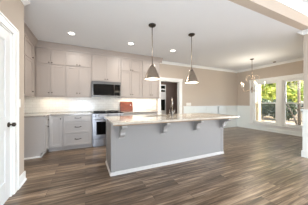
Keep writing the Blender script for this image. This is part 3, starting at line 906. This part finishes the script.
# ------------------------------------------------------------------ pendants
def pendant(x, y, zb, ht, r, label, group):
    t = thing('pendant_light', label, 'pendant light', (x, y, zb), group)
    obj('canopy', MB().lathe([(0.0, CEIL), (0.075, CEIL), (0.075, CEIL - 0.012), (0.06, CEIL - 0.028), (0.02, CEIL - 0.034), (0.0, CEIL - 0.034)], (x, y, 0), 28), M['dark_metal'], t)
    obj('rod', MB().tube([(x, y, CEIL - 0.03), (x, y, zb + ht - 0.01)], 0.008, 10), M['nickel'], t)
    o_ = [(0.014, ht + 0.03), (0.022, ht + 0.02), (0.026, ht), (0.040, ht - 0.008), (0.046, ht - 0.03)]
    n = 10
    for k in range(n + 1):
        q = k / n
        o_.append((0.046 + (r - 0.046) * q ** 0.85, (ht - 0.03) * (1 - q)))
    inner = [(a - 0.004, max(b, 0.0)) for a, b in o_[:3:-1]]
    prof = o_ + inner + [(0.03, ht - 0.035), (0, ht - 0.035)]
    prof = [(0, ht + 0.03)] + prof
    sh = obj('shade', MB().lathe([(a, zb + b) for a, b in prof], (x, y, 0), 36), M['nickel'], t)
    lin = [(r - 0.0055, 0.001)] + [(max(0.03, 0.046 + (r - 0.046) * (k / 8) ** 0.85 - 0.006), (ht - 0.033) * (1 - k / 8)) for k in range(7, -1, -1)]
    li = obj('lining', MB().lathe([(a, zb + b) for a, b in lin] + [(0, zb + ht - 0.045)], (x, y, 0), 36, caps=False), M['shade_in'], sh)
    obj('bulb', MB().lathe([(0, zb + 0.03), (0.03, zb + 0.04), (0.045, zb + 0.07), (0.04, zb + 0.10), (0.018, zb + 0.14), (0.016, zb + 0.19), (0, zb + 0.19)], (x, y, 0), 18), M['bulb'], t)
    df = obj('diffuser', MB().lathe([(0, zb + 0.001), (r - 0.012, zb + 0.004), (r - 0.012, zb + 0.012), (0, zb + 0.012)], (x, y, 0), 32), M['diffuser'], t)
    light('pendant_lamp', 'AREA', (x, y, zb - 0.004), 5, (1.0, 0.88, 0.70), size=2 * r - 0.03)
    return t
PY = 2.755
pendant(on_y(152.2, PY), PY, 1.672, 0.30, 0.158, 'cone pendant light over the sink end of the island, before the end cabinet', 'cone pendants over the island')
pendant(on_y(191.6, PY), PY, 1.655, 0.30, 0.158, 'cone pendant light over the island, hanging in front of the beige wall', 'cone pendants over the island')

# ------------------------------------------------------------------ recessed lights
proto = None
for px, lab in ((71.5, 'recessed ceiling downlight before the corner upper cabinet'), (131.0, 'recessed ceiling downlight before the microwave, between corner light and first pendant'), (173.0, 'recessed ceiling downlight between the two pendant rods, before the doorway')):
    x, y = on_y(px, 3.85), 3.85
    if proto is None:
        t = thing('recessed_light', lab, 'ceiling light', (x, y, CEIL), 'recessed ceiling lights')
        obj('trim_ring', MB().lathe([(0.062, CEIL - 0.002), (0.085, CEIL), (0.088, CEIL - 0.006), (0.075, CEIL - 0.012), (0.062, CEIL - 0.008), (0.062, CEIL - 0.002)], (x, y, 0), 28), M['trim'], t)
        obj('lens', MB().lathe([(0, CEIL - 0.001), (0.063, CEIL - 0.001), (0.063, CEIL - 0.006), (0, CEIL - 0.009)], (x, y, 0), 28), M['can'], t)
        proto = t
    else:
        dup(proto, (x, y, CEIL), lab)
    light('downlight_lamp', 'AREA', (x, y, CEIL - 0.015), 19, (1.0, 0.95, 0.88), (0, 0, 0), 0.12)

# small round ceiling fixture near the dining windows
x, y = 6.62, on_x(274.5, 6.62)
t = thing('smoke_detector', 'small round detector on the dining ceiling before the windows', 'smoke detector', (x, y, CEIL))
obj('housing', MB().lathe([(0, CEIL), (0.05, CEIL), (0.05, CEIL - 0.018), (0.035, CEIL - 0.03), (0, CEIL - 0.032)], (x, y, 0), 20), M['nickel'], t)

# ------------------------------------------------------------------ chandelier
hx, hy = 5.47, 3.40
t = thing('chandelier', 'nickel scroll-arm chandelier with lit candle bulbs before the dining windows', 'chandelier', (hx, hy, 1.54))
obj('canopy', MB().lathe([(0, CEIL), (0.07, CEIL), (0.07, CEIL - 0.012), (0.03, CEIL - 0.03), (0, CEIL - 0.03)], (hx, hy, 0), 24), M['dark_metal'], t)
obj('stem', MB().tube([(hx, hy, CEIL - 0.02), (hx, hy, 2.2)], 0.008, 10), M['nickel'], t)
obj('column', MB().lathe([(0, 2.24), (0.018, 2.22), (0.03, 2.18), (0.014, 2.12), (0.012, 1.78), (0.028, 1.74), (0.038, 1.69), (0.02, 1.63), (0.026, 1.59), (0.012, 1.555), (0, 1.54)], (hx, hy, 0), 18), M['nickel'], t)
for k in range(5):
    a = 2 * PI * k / 5 + 0.15
    dx, dy = math.cos(a), math.sin(a)
    pts = []
    for i in range(17):
        q = i / 16
        r = 0.03 + 0.34 * math.sin(q * PI / 2) ** 0.9      # from the hub, dip, swing out and up to the candle
        z = 1.66 - 0.085 * math.sin(q * PI * 0.85) + 0.16 * q ** 3
        pts.append((hx + dx * r, hy + dy * r, z))
    arm = obj('arm', MB().tube(pts, 0.0065, 8), M['nickel'], t)
    ex, ey, ez = pts[-1]
    obj('candle', MB().lathe([(0, 0), (0.028, 0.004), (0.03, 0.010), (0.011, 0.012), (0.010, 0.085), (0, 0.085)], (ex, ey, ez), 14), M['trim'], arm)
    obj('bulb', MB().lathe([(0.008, 0.085), (0.014, 0.10), (0.017, 0.115), (0.009, 0.138), (0, 0.155)], (ex, ey, ez), 12), M['bulb'], arm)
    pts = []
    for i in range(19):                                     # hoop from the column top, over and down to a curl
        ang = i / 18 * 1.25 * PI
        pts.append((hx + dx * (0.115 - 0.105 * math.cos(ang)), hy + dy * (0.115 - 0.105 * math.cos(ang)), 2.06 + 0.12 * math.sin(ang)))
    obj('scroll', MB().tube(pts, 0.005, 8), M['nickel'], t)
light('chandelier_lamp', 'POINT', (hx, hy, 2.02), 28, (1.0, 0.89, 0.72), radius=0.25)

# ------------------------------------------------------------------ switch plates
y0, y1 = on_x(18.0, XL), on_x(20.3, XL)
t = thing('light_switch', 'white light switch on the wall end beside the white door', 'light switch', (XL, (y0 + y1) / 2, 1.13))
obj('plate', MB().box((XL, y0, 1.13), (XL + 0.007, y1, 1.25)), M['plate'], t, 0.002)
obj('toggle', MB().box((XL + 0.007, (y0 + y1) / 2 - 0.016, 1.157), (XL + 0.011, (y0 + y1) / 2 + 0.016, 1.223)), M['plate'], t, 0.001)
x0, x1 = on_y(186.3, YB), on_y(191.0, YB)
t = thing('light_switch', 'wide white switch plate just above the wainscot beside the doorway', 'light switch', ((x0 + x1) / 2, YB, 1.065))
obj('plate', MB().box((x0, YB - 0.008, 1.065), (x1, YB, 1.19)), M['plate'], t, 0.002)
for i in range(3):
    xc = x0 + (x1 - x0) * (i + 0.5) / 3
    obj('toggle', MB().box((xc - 0.016, YB - 0.012, 1.095), (xc + 0.016, YB - 0.008, 1.16)), M['plate'], t, 0.001)

# ------------------------------------------------------------------ outdoors
GZ = -0.25
o = struct('ground', MB().box((7.3, -12, GZ - 0.2), (60, 40, GZ)), M['soil'], label='sandy mulched ground outside the dining windows', cat='ground')
py = on_x(257.6, 7.75)
tag(obj('porch_post', MB().box((7.66, py - 0.10, GZ), (7.86, py + 0.10, 2.9)).box((7.62, py - 0.14, GZ), (7.90, py + 0.14, GZ + 0.25)), M['post'], None, 0.006), 'sunlit sand-coloured porch post outside the dining window', 'post')

def leaves(mb, c, rad, n, size, squash=0.8):
    bm = mb.bm
    for _ in range(n):
        d = Vector((random.gauss(0, 1), random.gauss(0, 1), random.gauss(0, 1))).normalized()
        rr = random.random() ** 0.45
        p = Vector(c) + Vector((d.x * rad[0], d.y * rad[1], d.z * rad[2])) * rr
        q = Quaternion((random.gauss(0, 1), random.gauss(0, 1), random.gauss(0, 1), random.gauss(0, 1))).normalized()
        s = size * random.uniform(0.6, 1.4)
        pts = [(-s, 0, 0), (0, -0.5 * s, 0.1 * s), (s, 0, 0), (0, 0.5 * s, 0.1 * s)]
        bm.faces.new([bm.verts.new(p + q @ Vector(v)) for v in pts])

def tree(x, y, h, lm, lab, trunk_r=0.14, n=4200, size=0.2):
    t = thing('tree', lab, 'tree', (x, y, GZ), 'trees outside the dining windows')
    mb = MB()
    mb.tube([(x, y, GZ), (x + 0.1, y - 0.05, GZ + h * 0.3), (x - 0.05, y + 0.1, GZ + h * 0.6), (x + 0.1, y, GZ + h * 0.85)], trunk_r, 10, trunk_r * 0.35)
    for k in range(6):
        a = 2 * PI * k / 6 + random.random(); z = GZ + h * (0.3 + 0.08 * k); ln = h * 0.13
        mb.tube([(x, y, z), (x + ln * 0.6 * math.cos(a), y + ln * 0.6 * math.sin(a), z + ln * 0.3), (x + ln * math.cos(a), y + ln * math.sin(a), z + ln * 0.7)], trunk_r * 0.4, 7, 0.02)
    obj('trunk', mb, M['bark'], t)
    cr = MB()
    for k in range(11):
        a = random.uniform(0, 2 * PI); r = h * random.uniform(0.02, 0.085)
        leaves(cr, (x + r * math.cos(a), y + r * math.sin(a), GZ + h * (0.28 + 0.62 * k / 10)), (h * 0.11, h * 0.115, h * 0.13), n // 11, size * 1.15)
    obj('crown', cr, lm, t, fix=False)
    return t

tree(19.0, 11.3, 8.4, M['leaf'], 'yellow-green tree showing behind the sandy porch post')
tree(19.0, 7.9, 8.4, M['leaf'], 'bright yellow-green tree filling the upper sashes on both sides of the middle casing')
tree(19.0, 4.4, 8.4, M['leaf'], 'yellow-green tree half hidden by the wall stub')
tree(24.4, 16.4, 9.6, M['leaf'], 'tree farther off, beyond the one behind the sandy post')
tree(24.4, 12.3, 9.6, M['leaf'], 'tree farther off, filling the gap in the corner window')
tree(24.4, 8.2, 9.6, M['leaf'], 'tree farther off in the window beside the wall stub')
tree(30.0, 17.2, 11.0, M['leaf_dark'], 'dark green tree farthest off, beside the sandy post')
tree(30.0, 13.0, 11.0, M['leaf_dark'], 'dark green tree farthest off, deep in the corner window')
tree(30.0, 8.6, 11.0, M['leaf_dark'], 'dark green tree farthest off, in the window beside the wall stub')

def bush(x, y, r, h, lab):
    t = thing('bush', lab, 'bush', (x, y, GZ), 'dark bushes below the trees')
    mb = MB()
    for k in range(6):
        a = 2 * PI * k / 6
        mb.tube([(x, y, GZ), (x + 0.3 * r * math.cos(a), y + 0.3 * r * math.sin(a), GZ + h * 0.4), (x + 0.6 * r * math.cos(a), y + 0.6 * r * math.sin(a), GZ + h * 0.75)], 0.03, 6, 0.01)
    obj('stem', mb, M['bark'], t)
    cr = MB(); leaves(cr, (x, y, GZ + h * 0.55), (r, r * 1.15, h * 0.52), 1300, 0.12)
    obj('crown', cr, M['leaf_dark'], t, fix=False)
bush(15.2, 8.75, 0.9, 1.8, 'dark green bush low in the corner window, beside the sandy post')
bush(14.4, 6.6, 0.85, 1.7, 'dark green bush low in the corner window, near the middle casing')
bush(15.2, 11.2, 0.9, 1.8, 'dark green bush partly behind the sandy porch post')
bush(15.2, 4.75, 0.8, 1.7, 'dark green bush behind the leaning trunk')
bush(15.2, 2.5, 0.75, 1.7, 'dark green bush low behind the wall stub')
# leaning trunk
a = Vector((11.0, on_x(286.0, 11.0), 1.25)); b_ = Vector((11.0, on_x(298.5, 11.0), GZ))
tag(obj('leaning_trunk', MB().tube([b_, b_.lerp(a, 0.35) + Vector((0.03, 0, 0.03)), b_.lerp(a, 0.7), a], 0.05, 10, 0.035), M['bark']), 'dark trunk leaning at a slant outside the window beside the wall stub', 'trunk')
tx, ty = 12.0, on_x(299.5, 12.0)
tag(obj('bare_tree', MB().tube([(tx, ty, GZ), (tx, ty + 0.03, 2), (tx + 0.05, ty - 0.02, 6)], 0.08, 10, 0.06), M['bark']), 'thin upright tree trunk seen in the window beside the wall stub', 'tree')
